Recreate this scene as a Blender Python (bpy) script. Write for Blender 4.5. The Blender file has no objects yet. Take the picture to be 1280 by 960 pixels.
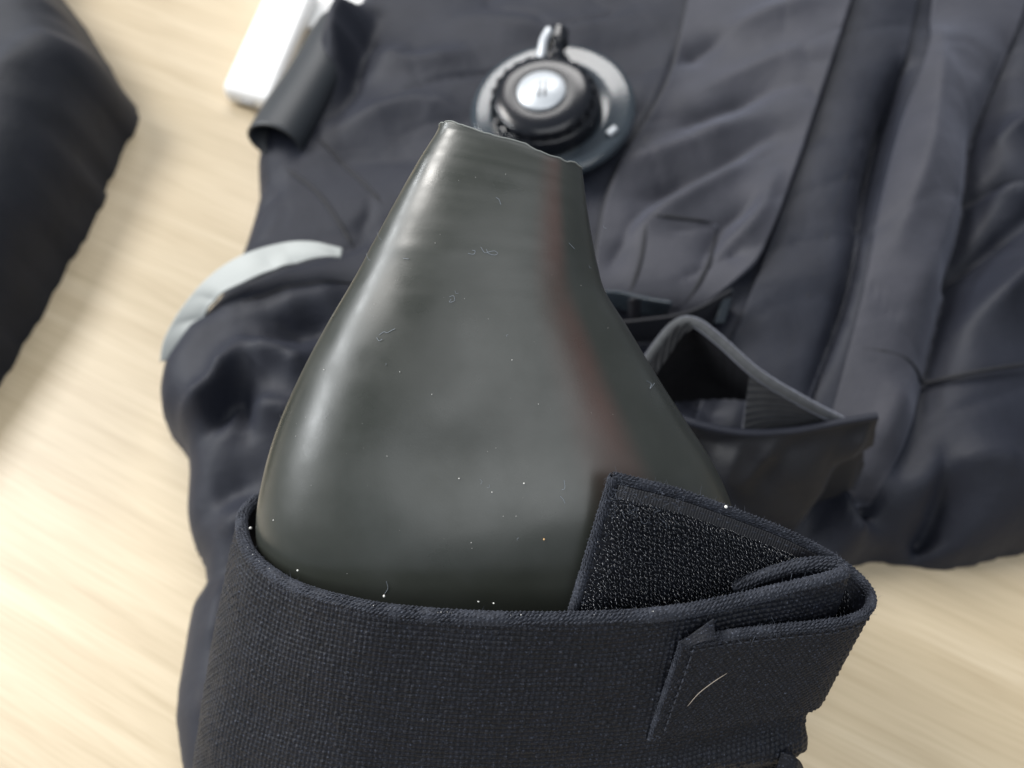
import bpy, math, random
import numpy as np
from mathutils import Vector, Matrix
random.seed(7); rng = np.random.default_rng(7)
sc = bpy.context.scene
COL = sc.collection

# ---------------------------------------------------------------- camera
PITCH = math.radians(30)
CAM = np.array([0.0, 0.0, 0.34])
FPX = 985.0
cam = bpy.data.cameras.new('camera'); cam_o = bpy.data.objects.new('camera', cam); COL.objects.link(cam_o)
cam_o.location = CAM; cam_o.rotation_euler = (PITCH, 0, 0)
cam.sensor_width = 36; cam.lens = FPX/1280*36
cam.clip_start = 0.01; cam.clip_end = 50
cam.dof.use_dof = True; cam.dof.focus_distance = 0.192; cam.dof.aperture_fstop = 9.5
sc.camera = cam_o

# ---------------------------------------------------------------- light
w = bpy.data.worlds.new('World'); sc.world = w; w.use_nodes = True
bg = w.node_tree.nodes['Background']; bg.inputs[0].default_value = (0.80, 0.88, 1.0, 1); bg.inputs[1].default_value = 0.34
def area(name, loc, target, sx, sy, power, col):
    l = bpy.data.lights.new(name, 'AREA'); l.shape = 'RECTANGLE'; l.size = sx; l.size_y = sy; l.energy = power; l.color = col
    o = bpy.data.objects.new(name, l); COL.objects.link(o); o.location = loc
    o.rotation_euler = (Vector(target)-Vector(loc)).to_track_quat('-Z', 'Y').to_euler()
    return o
area('ceiling_light_panel', (-2.0, 1.1, 2.3), (0, .3, 0), 1.2, 0.7, 80, (1, .97, .93))
area('window_light', (-3.4, 0.55, 1.65), (0, .2, 0.1), 3.2, 0.24, 112, (.95, .98, 1))
area('ceiling_light_panel_far', (-0.1, 2.3, 2.15), (0, .4, 0), 1.8, 0.9, 52, (1, .98, .96))
area('fill_panel_near', (0.25, -1.0, 2.1), (0, .1, 0), 2.2, 1.6, 24, (.97, .99, 1))  # unseen fill, added for the seal's broad central reflection
sc.view_settings.view_transform = 'Standard'; sc.view_settings.look = 'None'
sc.view_settings.exposure = 0.0; sc.view_settings.gamma = 1
sc.render.engine = 'CYCLES'
sc.cycles.use_denoising = True
sc.cycles.max_bounces = 6

# ---------------------------------------------------------------- mapping from the picture into the room
R_ = np.array([1, 0, 0.]); U_ = np.array([0, math.cos(PITCH), math.sin(PITCH)]); B_ = np.array([0, -math.sin(PITCH), math.cos(PITCH)])
def C(px, py, d):
    "pixel of the photograph at a distance in front of the camera"
    return CAM + R_*((px-640)/FPX*d) + U_*((480-py)/FPX*d) - B_*d
def W(px, py, z=0.0):
    "pixel of the photograph on the level plane z"
    r = R_*((px-640)/FPX) + U_*((480-py)/FPX) - B_
    return CAM + r*((z-CAM[2])/r[2])
def project(P):
    q = P-CAM; d = -(q@B_)
    return 640+FPX*(q@R_)/d, 480-FPX*(q@U_)/d, d

# ---------------------------------------------------------------- numeric helpers
def vnoise(x, y, seed=0):
    xi = np.floor(x).astype(np.int64); yi = np.floor(y).astype(np.int64)
    fx = x-xi; fy = y-yi; fx = fx*fx*fx*(fx*(fx*6-15)+10); fy = fy*fy*fy*(fy*(fy*6-15)+10)
    def h(a, b):
        n = (a*374761393 + b*668265263 + seed*1442695041) & 0xffffffff
        n = ((n ^ (n >> 13))*1274126177) & 0xffffffff
        return ((n ^ (n >> 16)) & 0xffff)/32768.0-1
    return (h(xi, yi)*(1-fx)+h(xi+1, yi)*fx)*(1-fy)+(h(xi, yi+1)*(1-fx)+h(xi+1, yi+1)*fx)*fy
def fbm(x, y, seed=0, o=3):
    s = 0; a = 1
    for k in range(o):
        s = s+a*vnoise(x*2**k+k*17.3, y*2**k-k*9.1, seed+k); a *= .5
    return s
def crom(P, t):
    "Catmull-Rom through P (n,..), t in 0..n-1"
    P = np.asarray(P, float); n = len(P)
    E = np.concatenate([[2*P[0]-P[1]], P, [2*P[-1]-P[-2]]])
    i = np.clip(np.floor(t).astype(int), 0, n-2); f = (t-i)
    f = f.reshape(f.shape+(1,)*(P.ndim-1))
    a, b, c, d = E[i], E[i+1], E[i+2], E[i+3]
    return .5*((2*b)+(-a+c)*f+(2*a-5*b+4*c-d)*f*f+(-a+3*b-3*c+d)*f*f*f)
def resample(P, n):
    "even arc length"
    P = np.asarray(P, float)
    t = np.linspace(0, len(P)-1, 40*len(P)); Q = crom(P, t)
    s = np.concatenate([[0], np.cumsum(np.linalg.norm(np.diff(Q, axis=0), axis=1))])
    return crom(P, np.interp(np.linspace(0, s[-1], n), s, t)), s[-1]
def surf(rows, nu, nv):
    "rows: (m, k, 3) control net -> (nv, nu, 3), u evenly spaced along the first row"
    rows = np.asarray(rows, float); k = rows.shape[1]
    t = np.linspace(0, k-1, 60*k); Q = crom(rows[0], t)
    s = np.concatenate([[0], np.cumsum(np.linalg.norm(np.diff(Q, axis=0), axis=1))])
    tu = np.interp(np.linspace(0, s[-1], nu), s, t)
    A = crom(rows.transpose(1, 0, 2), tu)          # (nu, m, 3)
    if len(rows) > 2: Bm = crom(A.transpose(1, 0, 2), np.linspace(0, len(rows)-1, nv))
    else:
        f = np.linspace(0, 1, nv)[:, None, None]; Bm = A[:, 0][None]*(1-f)+A[:, 1][None]*f
    return Bm
def normals(P):
    du = np.gradient(P, axis=1); dv = np.gradient(P, axis=0)
    N = np.cross(dv, du); return N/np.maximum(np.linalg.norm(N, axis=2, keepdims=True), 1e-12)
def metric(P):
    nv, nu = P.shape[:2]
    U = np.concatenate([[0], np.cumsum(np.linalg.norm(np.diff(P[nv//2], axis=0), axis=1))])
    V = np.concatenate([[0], np.cumsum(np.linalg.norm(np.diff(P[:, nu//2], axis=0), axis=1))])
    return np.meshgrid(U, V)
def mesh(name, V, F, mat, parent=None, smooth=True, uv=None, kind=None):
    V = np.asarray(V, np.float32).reshape(-1, 3)
    me = bpy.data.meshes.new(name)
    F = np.asarray(F, np.int32) if not isinstance(F, list) else F
    if isinstance(F, list):
        me.from_pydata(V.tolist(), [], F)
    else:
        k = F.shape[1]
        me.vertices.add(len(V)); me.vertices.foreach_set('co', V.ravel())
        me.loops.add(F.size); me.loops.foreach_set('vertex_index', F.ravel())
        me.polygons.add(len(F)); me.polygons.foreach_set('loop_start', np.arange(0, F.size, k, dtype=np.int32))
        try: me.polygons.foreach_set('loop_total', np.full(len(F), k, np.int32))
        except Exception: pass
        me.update(calc_edges=True); me.validate()
    if uv is not None and not isinstance(F, list):
        l = me.uv_layers.new(name='UVMap'); vi = np.empty(len(me.loops), np.int32); me.loops.foreach_get('vertex_index', vi)
        l.data.foreach_set('uv', np.asarray(uv, np.float32).reshape(-1, 2)[vi].ravel())
    me.polygons.foreach_set('use_smooth', np.full(len(me.polygons), smooth))
    me.materials.append(mat)
    o = bpy.data.objects.new(name, me); COL.objects.link(o)
    if parent is not None: o.parent = parent
    if kind: o['kind'] = kind
    return o
def gridF(nv, nu, off=0, flip=False, wrap=False):
    i, j = np.meshgrid(np.arange(nv-1), np.arange(nu if wrap else nu-1), indexing='ij')
    j2 = (j+1) % nu
    a = i*nu+j; b = i*nu+j2; c = (i+1)*nu+j2; d = (i+1)*nu+j
    F = np.stack([a, b, c, d] if flip else [a, d, c, b], -1).reshape(-1, 4)
    return F+off
def shell(name, P, mat, parent, t=.001, dplus=None, dminus=None, kind=None):
    "closed cloth shell about the grid P with optional relief on each side"
    nv, nu = P.shape[:2]; N = normals(P)
    dp = 0 if dplus is None else dplus[..., None]; dm = 0 if dminus is None else dminus[..., None]
    A = P+N*(t/2+dp); Bq = P-N*(t/2+dm)
    n = nv*nu
    F = [gridF(nv, nu, 0), gridF(nv, nu, n, True)]
    def strip(idx, rev):
        a = idx[:-1]; b = idx[1:]
        q = np.stack([a, b, b+n, a+n] if not rev else [b, a, a+n, b+n], -1); return q
    F += [strip(np.arange(nu), False), strip(np.arange(nu)+(nv-1)*nu, True), strip(np.arange(nv)*nu, True), strip(np.arange(nv)*nu+nu-1, False)]
    U, Vv = metric(P); uv = np.stack([U, Vv], -1).reshape(-1, 2)
    return mesh(name, np.concatenate([A.reshape(-1, 3), Bq.reshape(-1, 3)]), np.concatenate(F), mat, parent, uv=np.concatenate([uv, uv]), kind=kind)
def weave(U, V, p=.0013, q=.0013, amp=.00016, seed=3):
    U = U+.00022*fbm(U/.012, V/.012, seed); V = V+.00022*fbm(U/.014+5, V/.010+3, seed+1)
    i = np.floor(U/p); j = np.floor(V/q); fx = U/p-i; fy = V/q-j
    sgn = np.where(((i+j).astype(np.int64) % 2) == 0, 1., -1.)
    bu = np.sin(np.pi*fx); bv = np.sin(np.pi*fy)
    over = np.clip(bu, 0, 1)**.6*(.15+.85*bv)
    under = np.clip(bv, 0, 1)**.6*(.15+.85*bu)
    h = np.where(sgn > 0, over, under*.78)
    h = h*(1+.3*vnoise(i*.9, j*.9, seed+7)+.25*vnoise(i*3.7+.5, j*3.7+.5, seed+8))
    return amp*h
def tube(path, r, nseg=8, taper=None):
    P = np.asarray(path, float); n = len(P)
    T = np.gradient(P, axis=0); T /= np.maximum(np.linalg.norm(T, axis=1, keepdims=True), 1e-12)
    ref = np.array([.31, .17, .93]); A = np.cross(T, ref); A /= np.linalg.norm(A, axis=1, keepdims=True); Bn = np.cross(T, A)
    a = np.linspace(0, 2*np.pi, nseg, endpoint=False)
    rr = np.full(n, r) if taper is None else r*np.asarray(taper)
    V = P[:, None]+rr[:, None, None]*(np.cos(a)[None, :, None]*A[:, None]+np.sin(a)[None, :, None]*Bn[:, None])
    return V.reshape(-1, 3), gridF(n, nseg, 0, wrap=True)
class Bag:
    def __init__(s): s.V = []; s.F = []; s.n = 0
    def add(s, V, F): s.V.append(V); s.F.append(F+s.n); s.n += len(V)
    def build(s, name, mat, parent=None, kind=None): return mesh(name, np.concatenate(s.V), np.concatenate(s.F), mat, parent, kind=kind)

# ---------------------------------------------------------------- materials
def mat(name, col, rough=.6, spec=.5, **kw):
    m = bpy.data.materials.new(name); m.use_nodes = True; b = m.node_tree.nodes['Principled BSDF']
    b.inputs['Base Color'].default_value = (*col, 1); b.inputs['Roughness'].default_value = rough
    b.inputs['Specular IOR Level'].default_value = spec
    for k, v in kw.items(): b.inputs[k.replace('_', ' ')].default_value = v
    return m
def nd(m, t, **kw):
    n = m.node_tree.nodes.new(t)
    for k, v in kw.items(): setattr(n, k, v)
    return n
def lk(m, a, b): m.node_tree.links.new(a, b)
def noise(m, scale, detail=4, coords='Object', vec=None, rough=.55):
    tc = nd(m, 'ShaderNodeTexCoord'); n = nd(m, 'ShaderNodeTexNoise'); n.inputs['Scale'].default_value = scale; n.inputs['Detail'].default_value = detail; n.inputs['Roughness'].default_value = rough
    mp = nd(m, 'ShaderNodeMapping'); lk(m, tc.outputs[coords], mp.inputs[0]); lk(m, mp.outputs[0], n.inputs[0])
    if vec: mp.inputs['Scale'].default_value = vec
    return n, mp
def ramp(m, src, stops):
    r = nd(m, 'ShaderNodeValToRGB'); lk(m, src, r.inputs[0]); e = r.color_ramp.elements
    while len(e) < len(stops): e.new(.5)
    for k, (p, c) in enumerate(stops): e[k].position = p; e[k].color = (*c, 1) if len(c) == 3 else c
    return r
def bump(m, src, strength, dist, prev=None):
    b = nd(m, 'ShaderNodeBump'); b.inputs['Strength'].default_value = strength; b.inputs['Distance'].default_value = dist
    lk(m, src, b.inputs['Height'])
    if prev: lk(m, prev.outputs[0], b.inputs['Normal'])
    lk(m, b.outputs[0], m.node_tree.nodes['Principled BSDF'].inputs['Normal']); return b
def fabric(name, c0, c1, rough=.62, scale=60, fine=2500, sheen=.25, spec=.35):
    m = mat(name, c0, rough, spec, Sheen_Weight=sheen, Sheen_Roughness=.45)
    m.node_tree.nodes['Principled BSDF'].inputs['Sheen Tint'].default_value = (.75, .8, 1, 1)
    n, _ = noise(m, scale, 5); r = ramp(m, n.outputs[0], [(.3, c0), (.7, c1)])
    lk(m, r.outputs[0], m.node_tree.nodes['Principled BSDF'].inputs['Base Color'])
    n2, _ = noise(m, fine, 2); n3, _ = noise(m, 130, 3)
    b = bump(m, n3.outputs[0], .35, .0012); bump(m, n2.outputs[0], .5, .0001, b)
    return m
M = {}
M['suit'] = fabric('navy_nylon_shell', (.0065, .0080, .0150), (.0095, .0115, .020), sheen=.04)
M['suit_grey'] = fabric('charcoal_nylon_panel', (.023, .024, .032), (.030, .0305, .040), sheen=.2)
M['suit_dark'] = fabric('black_nylon', (.007, .0075, .010), (.010, .0105, .014), sheen=.06)
M['bag'] = fabric('dark_navy_cloth', (.007, .009, .014), (.011, .013, .020), sheen=.05)
M['canvas'] = fabric('woven_black_canvas', (.0028, .0034, .0058), (.006, .007, .0115), rough=.5, scale=300, fine=9000, sheen=.03, spec=.26)

def glint_flecks(m, scale, lo, hi, col):  # yarn glints painted as pale flecks in the base colour
    b = m.node_tree.nodes['Principled BSDF']; src = b.inputs['Base Color'].links[0].from_socket
    n, _ = noise(m, scale, 2); rp = ramp(m, n.outputs[0], [(lo, (0, 0, 0)), (hi, (1, 1, 1))])
    x = nd(m, 'ShaderNodeMix', data_type='RGBA'); lk(m, rp.outputs[0], x.inputs[0]); lk(m, src, x.inputs[6]); x.inputs[7].default_value = (*col, 1); lk(m, x.outputs[2], b.inputs['Base Color'])
glint_flecks(M['canvas'], 2400, .60, .74, (.06, .07, .10))
M['binding'] = fabric('blue_black_binding_yarn', (.010, .0115, .0165), (.026, .030, .041), rough=.7, scale=900, fine=9000, sheen=.12, spec=.3)
glint_flecks(M['binding'], 2600, .58, .74, (.09, .10, .13))
M['webbing'] = fabric('black_webbing', (.012, .0125, .014), (.022, .023, .025), rough=.8, scale=300, sheen=.2)
M['fibre'] = mat('fine_lint_fibre', (.22, .25, .29), .6)
M['fuzz'] = mat('dark_fuzz_fibre', (.10, .115, .15), .6)
M['speck'] = mat('pale_dust', (.75, .74, .70), .7)
M['gold'] = mat('tan_grit', (.6, .38, .18), .5)
M['hair'] = mat('pale_brown_hair', (.34, .29, .24), .45)
M['hook'] = mat('black_nylon_hook_filament', (.012, .014, .020), .2, 1.0)
M['tape'] = mat('smooth_black_tape', (.012, .012, .015), .38, .5)
M['reflective'] = mat('reflective_grey_tape', (.36, .38, .37), .6)
M['plastic'] = mat('glossy_black_plastic', (.006, .007, .010), .2, .45)
M['flange'] = mat('glossy_rubber_flange', (.07, .09, .11), .12, .6, Transmission_Weight=.55)
M['button'] = mat('satin_button_glare_and_clip', (.50, .53, .56), .35, .8, Metallic=.3)  # white glare on the button disc is carried by this pale base colour
M['mark'] = mat('dark_print', (.03, .03, .035), .5)
M['rubber'] = mat('black_rubber', (.022, .026, .031), .5, .5)
M['white'] = mat('white_plastic', (.80, .80, .79), .4)
M['grey'] = mat('grey_plastic', (.35, .35, .35), .5)
M['paper'] = mat('white_paper', (.85, .85, .84), .7)

# latex
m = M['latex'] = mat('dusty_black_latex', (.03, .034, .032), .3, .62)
b = m.node_tree.nodes['Principled BSDF']
n, _ = noise(m, 26, 6); r1 = ramp(m, n.outputs[0], [(.25, (.020, .0225, .018)), (.5, (.028, .031, .026)), (.75, (.042, .046, .042))])
# reddish reflection painted into the base colour down the right side (u about .63-.72 of the girth)
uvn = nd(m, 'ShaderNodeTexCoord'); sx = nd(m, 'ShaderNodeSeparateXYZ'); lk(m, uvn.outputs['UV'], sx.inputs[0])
refl = ramp(m, sx.outputs[0], [(.125, (0, 0, 0)), (.155, (1, 1, 1)), (.20, (0, 0, 0))]); refl.color_ramp.interpolation = 'EASE'
ns, _ = noise(m, 45, 3); refl_n = ramp(m, ns.outputs[0], [(.25, (.55,)*3), (.65, (1, 1, 1))])
mu = nd(m, 'ShaderNodeMath', operation='MULTIPLY'); lk(m, refl.outputs[0], mu.inputs[0]); lk(m, refl_n.outputs[0], mu.inputs[1])
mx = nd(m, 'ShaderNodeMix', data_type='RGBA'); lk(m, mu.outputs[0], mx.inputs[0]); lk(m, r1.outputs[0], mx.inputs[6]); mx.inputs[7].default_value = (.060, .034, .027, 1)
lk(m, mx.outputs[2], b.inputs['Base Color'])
nr, _ = noise(m, 60, 5); rr = ramp(m, nr.outputs[0], [(.3, (.25,)*3), (.7, (.40,)*3)]); # faint bands round the neck, where the mould was dipped
sep = nd(m, 'ShaderNodeMapping'); sep.inputs['Scale'].default_value = (.6, 30, 1); lk(m, uvn.outputs['UV'], sep.inputs[0])
nz = nd(m, 'ShaderNodeTexNoise'); nz.inputs['Scale'].default_value = 1; nz.inputs['Detail'].default_value = 2; lk(m, sep.outputs[0], nz.inputs[0])
band = ramp(m, sx.outputs[1], [(.0, (.5,)*3), (.12, (1,)*3), (.33, (.75,)*3), (.42, (0, 0, 0))])
bz_ = nd(m, 'ShaderNodeMath', operation='MULTIPLY_ADD'); lk(m, nz.outputs[0], bz_.inputs[0]); bz_.inputs[1].default_value = .32; bz_.inputs[2].default_value = -.16
bm_ = nd(m, 'ShaderNodeMath', operation='MULTIPLY'); lk(m, bz_.outputs[0], bm_.inputs[0]); lk(m, band.outputs[0], bm_.inputs[1])
ba = nd(m, 'ShaderNodeMath', operation='ADD'); lk(m, rr.outputs[0], ba.inputs[0]); lk(m, bm_.outputs[0], ba.inputs[1]); lk(m, ba.outputs[0], b.inputs['Roughness'])
nb, _ = noise(m, 34, 2); b1 = bump(m, nb.outputs[0], .025, .003)
nb2, _ = noise(m, 1800, 3); bump(m, nb2.outputs[0], .12, .0001, b1)

# table laminate
m = M['oak'] = mat('pale_oak_laminate', (.55, .42, .28), .38, .5)
b = m.node_tree.nodes['Principled BSDF']
tc = nd(m, 'ShaderNodeTexCoord'); rot = nd(m, 'ShaderNodeMapping'); rot.inputs['Rotation'].default_value = (0, 0, math.radians(27)); lk(m, tc.outputs['Object'], rot.inputs[0])
def gn(sc_, vec, det=4, dist=0):
    mp = nd(m, 'ShaderNodeMapping'); mp.inputs['Scale'].default_value = vec; lk(m, rot.outputs[0], mp.inputs[0])
    q = nd(m, 'ShaderNodeTexNoise'); q.inputs['Scale'].default_value = sc_; q.inputs['Detail'].default_value = det; q.inputs['Distortion'].default_value = dist; lk(m, mp.outputs[0], q.inputs[0]); return q
g1 = gn(9, (.5, 11, 1), 5, .25); g2 = gn(60, (.4, 13, 1), 5); g3 = gn(3, (1, 3.5, 1), 3)
ra = ramp(m, g1.outputs[0], [(.32, (.48, .39, .262)), (.5, (.53, .438, .302)), (.68, (.575, .482, .342))])
rb = ramp(m, g2.outputs[0], [(.38, (.88, .865, .84)), (.55, (1, 1, 1))])
rc = ramp(m, g3.outputs[0], [(.35, (.9, .9, .88)), (.65, (1, 1, 1))])
x1 = nd(m, 'ShaderNodeMix', data_type='RGBA', blend_type='MULTIPLY'); x1.inputs[0].default_value = .8; lk(m, ra.outputs[0], x1.inputs[6]); lk(m, rb.outputs[0], x1.inputs[7])
x2 = nd(m, 'ShaderNodeMix', data_type='RGBA', blend_type='MULTIPLY'); x2.inputs[0].default_value = 1; lk(m, x1.outputs[2], x2.inputs[6]); lk(m, rc.outputs[0], x2.inputs[7])
lk(m, x2.outputs[2], b.inputs['Base Color']); bump(m, g2.outputs[0], .15, .0004)

# ---------------------------------------------------------------- table
def box(name, x0, x1, y0, y1, z0, z1, mt, parent=None, bev=.001):
    V = [(x, y, z) for x in (x0, x1) for y in (y0, y1) for z in (z0, z1)]
    F = [[0, 1, 3, 2], [4, 6, 7, 5], [0, 4, 5, 1], [2, 3, 7, 6], [0, 2, 6, 4], [1, 5, 7, 3]]
    o = mesh(name, V, F, mt, parent, smooth=False)
    if bev: bm = o.modifiers.new('bevel', 'BEVEL'); bm.width = bev; bm.segments = 3
    return o
table = bpy.data.objects.new('table', None); COL.objects.link(table); table.location = (0, .3, 0)
table['label'] = 'pale oak laminate table under the black drysuit'; table['category'] = 'table'
top = box('tabletop', -.9, .9, -.7, .85, -.028, 0, M['oak'], table, .002)
for x in (-.82, .82):
    for y in (-.62, .77): box('leg', x-.025, x+.025, y-.025, y+.025, -.74, -.0285, M['grey'], table, .003)
box('floor', -4, 4, -4, 4, -.76, -.741, mat('grey_floor_covering', (.28, .27, .26), .7), None, 0)['kind'] = 'structure'

# ---------------------------------------------------------------- the drysuit
suit = bpy.data.objects.new('drysuit', None); COL.objects.link(suit)
suit['label'] = 'black drysuit laid on the table, grey latex wrist seal raised towards the viewer'; suit['category'] = 'drysuit'

def poly_sd(x, y, poly):
    "signed distance, positive inside"
    P = np.asarray(poly); Q = np.roll(P, -1, 0); d = np.full(x.shape, 1e9); ins = np.zeros(x.shape, bool)
    for (ax, ay), (bx, by) in zip(P, Q):
        ex, ey = bx-ax, by-ay; t = np.clip(((x-ax)*ex+(y-ay)*ey)/(ex*ex+ey*ey+1e-12), 0, 1)
        d = np.minimum(d, np.hypot(x-ax-t*ex, y-ay-t*ey))
        c = ((ay > y) != (by > y)) & (x < (bx-ax)*(y-ay)/((by-ay) if by != ay else 1e-12)+ax); ins ^= c
    return np.where(ins, d, -d)
def line_d(x, y, path):
    P = np.asarray(path); d = np.full(x.shape, 1e9); side = np.zeros(x.shape); tt = np.zeros(x.shape); n = len(P)-1
    for k in range(n):
        ax, ay = P[k]; bx, by = P[k+1]; ex, ey = bx-ax, by-ay
        t = np.clip(((x-ax)*ex+(y-ay)*ey)/(ex*ex+ey*ey+1e-12), 0, 1); dx = x-ax-t*ex; dy = y-ay-t*ey; q = np.hypot(dx, dy)
        mk = q < d; d = np.where(mk, q, d); side = np.where(mk, np.sign(ex*dy-ey*dx), side); tt = np.where(mk, (k+t)/n, tt)
    return d, side, tt
ZM = .05
outline_px = [(452, -60, .04), (440, 0, .04), (400, 42, .04), (385, 90, .035), (330, 160, .03), (318, 195, .03), (322, 235, .03), (296, 300, .035), (262, 372, .035), (231, 404, .03), (219, 428, .028), (206, 452, .025),
              (197, 478, .025), (200, 512, .025), (222, 542, .025), (222, 590, .03), (226, 645, .03), (248, 705, .03), (226, 742, .03), (206, 830, .03), (200, 885, .03), (208, 960, .03), (215, 1060, .03),
              (640, 1100, 0), (800, 980, 0), (880, 860, 0), (960, 760, 0), (1062, 694, 0), (1100, 694, 0), (1150, 704, 0), (1195, 704, 0), (1240, 692, 0), (1290, 676, 0), (1400, 640, 0), (1700, 560, 0), (1900, 0, 0), (1700, -200, 0), (600, -200, 0.03)]
outl = np.array([W(a, b_, c)[:2] for a, b_, c in outline_px])
outl = resample(np.vstack([outl, outl[:1]]), 260)[0][:-1]
# folds: (points px, width m, height m, asymmetry)
folds = [
 ([(205, 500), (255, 478), (285, 445), (300, 428)], .008, .016, 0), ([(300, 428), (350, 440), (400, 462)], .009, .016, 0),
 ([(245, 520), (285, 480), (298, 520)], .007, -.014, 0), ([(300, 490), (380, 510)], .008, .010, 0),
 ([(330, 385), (440, 360)], .013, .008, 0), ([(320, 412), (420, 395)], .008, -.010, 0),
 ([(240, 600), (300, 580)], .008, -.006, 0), ([(250, 640), (310, 610)], .010, .007, 0), ([(235, 800), (250, 700)], .008, .005, 0), ([(218, 870), (260, 850)], .008, .006, 0),
 ([(450, 60), (520, 80), (590, 60)], .016, .009, 0), ([(420, 150), (520, 130), (590, 150)], .014, .009, 0), ([(470, 20), (440, 90), (415, 130)], .010, -.014, 0), ([(400, 190), (480, 185), (540, 200)], .012, -.004, 0),
 ([(560, 20), (700, 30), (800, 10)], .02, .006, 0), ([(730, 230), (790, 170), (840, 60)], .010, .006, 0),
 ([(775, 300), (850, 262), (950, 200)], .008, .010, 0), ([(770, 215), (850, 190), (940, 160)], .010, .009, 0), ([(880, 60), (960, 35), (1040, 20)], .010, .006, 0), ([(860, 120), (960, 90), (1030, 85)], .009, .004, 0),
 ([(800, 245), (880, 222), (960, 182)], .008, -.009, 0), ([(850, 80), (910, 50)], .008, -.008, 0), ([(880, 340), (930, 300), (960, 240)], .007, .008, 0), ([(900, 330), (925, 320)], .006, -.006, 0),
 ([(1122, 95), (1092, 200), (1072, 285)], .0045, -.024, 0), ([(1072, 285), (1050, 390), (1020, 480)], .003, -.010, 0),
 ([(1170, 60), (1150, 200), (1110, 320)], .012, .010, 0), ([(1210, 160), (1200, 240), (1160, 330), (1120, 420)], .012, .006, 0),
 ([(1262, 60), (1225, 160), (1215, 260), (1180, 420), (1150, 560)], .009, -.022, 0), ([(1230, 240), (1290, 262)], .007, .016, 0), ([(1200, 330), (1290, 270)], .007, -.016, 0), ([(1215, 400), (1300, 330)], .010, .014, 0), ([(1215, 230), (1290, 225)], .006, -.012, 0),
 ([(1240, 180), (1290, 150)], .008, .010, 0),
 ([(1200, 560), (1215, 620), (1190, 690)], .007, -.022, 0), ([(1155, 590), (1250, 560), (1330, 590)], .014, .012, 0), ([(1068, 578), (1090, 620), (1125, 655), (1165, 660)], .006, .014, 0), ([(1090, 590), (1125, 620)], .006, -.014, 0),
 ([(1060, 600), (1040, 640), (1020, 670)], .010, -.006, 0), ([(1100, 560), (1140, 470)], .010, .008, 0),
 ([(745, 395), (850, 395), (900, 385)], .006, -.018, 0), ([(860, 600), (960, 590), (1040, 570)], .016, -.024, 0), ([(850, 470), (930, 500)], .010, -.010, 0),
]
folds += [([(445, 8), (420, 45), (426, 85)], .013, .024, 0), ([(765, 330), (800, 270), (850, 225)], .007, -.008, 0), ([(960, 120), (880, 150), (840, 165)], .007, -.008, 0), ([(950, 260), (900, 300), (870, 350)], .006, -.007, 0)]
folds = [([tuple(W(px, py, ZM)[:2]) for px, py in pts], w_, a_, s_) for pts, w_, a_, s_ in folds]
folds = [(resample(np.array(p), 12)[0] if len(p) > 2 else np.array(p), w_, a_, s_) for p, w_, a_, s_ in folds]
def H(x, y):
    x = np.asarray(x, float); y = np.asarray(y, float)
    d = poly_sd(x, y, outl)
    d = d+.0035+.0015*vnoise(x/.03, y/.03, 31)
    near = np.clip((y-.10)/.12, 0, 1)
    top_ = .026+.020*near+.008*np.clip((x-.05)/.1, 0, 1)*near
    r = .026
    prof = np.sqrt(np.clip(1-(1-np.clip(d/r, 0, 1))**2, 0, 1))
    z = top_*prof
    inner = np.clip(d/.02, 0, 1)
    a = .35; u = x*math.cos(a)+y*math.sin(a); v = -x*math.sin(a)+y*math.cos(a)
    z = z+inner*(.0028*fbm(x/.09, y/.08, 5, 2)-.0030*np.exp(-np.abs(vnoise(u/.06, v/.024, 11))/.10)*np.clip(.5+vnoise(x/.05, y/.05, 15)*1.6, 0, 1)*np.where(x > .06, .45, 1)-.0010*np.exp(-np.abs(vnoise(v/.05+3, u/.03, 17))/.09)*np.clip(.2+vnoise(x/.04, y/.05, 19)*2, 0, 1)+.0012*vnoise(u/.03, v/.02, 27))
    for p, w_, am, _ in folds:
        q, s, t = line_d(x, y, p)
        z = z+np.clip(d/.008, 0, 1)*am*np.exp(-np.sqrt((q/w_)**2+.06)*1.25+.306)*np.minimum(1, .35+2.2*np.minimum(t, 1-t))
    return np.where(d > 0, np.maximum(z, .002*inner), np.maximum(d*2.5, -.012))
xs = np.arange(-.30, .62, .0022); ys = np.arange(-.04, .82, .0022)
GX, GY = np.meshgrid(xs, ys); GZ = H(GX, GY)
def Hi(x, y):
    "fast lookup"
    fx = np.clip((np.asarray(x)-xs[0])/.0022, 0, len(xs)-1.001); fy = np.clip((np.asarray(y)-ys[0])/.0022, 0, len(ys)-1.001)
    i = fy.astype(int); j = fx.astype(int); a = fx-j; b_ = fy-i
    return (GZ[i, j]*(1-a)+GZ[i, j+1]*a)*(1-b_)+(GZ[i+1, j]*(1-a)+GZ[i+1, j+1]*a)*b_
def field(name, X, Y, Z, zmin, mt, parent, shear=None):
    nv, nu = X.shape; F = gridF(nv, nu, 0, flip=True)
    keep = (Z.ravel()[F] > zmin).any(1); F = F[keep]
    used = np.unique(F); mp = np.full(nv*nu, -1); mp[used] = np.arange(len(used))
    V = np.stack([X, Y, Z], -1).reshape(-1, 3)[used]
    return mesh(name, V, mp[F], mt, parent)
body = field('suit_body', GX, GY, GZ, -.008, M['suit'], suit)

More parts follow.
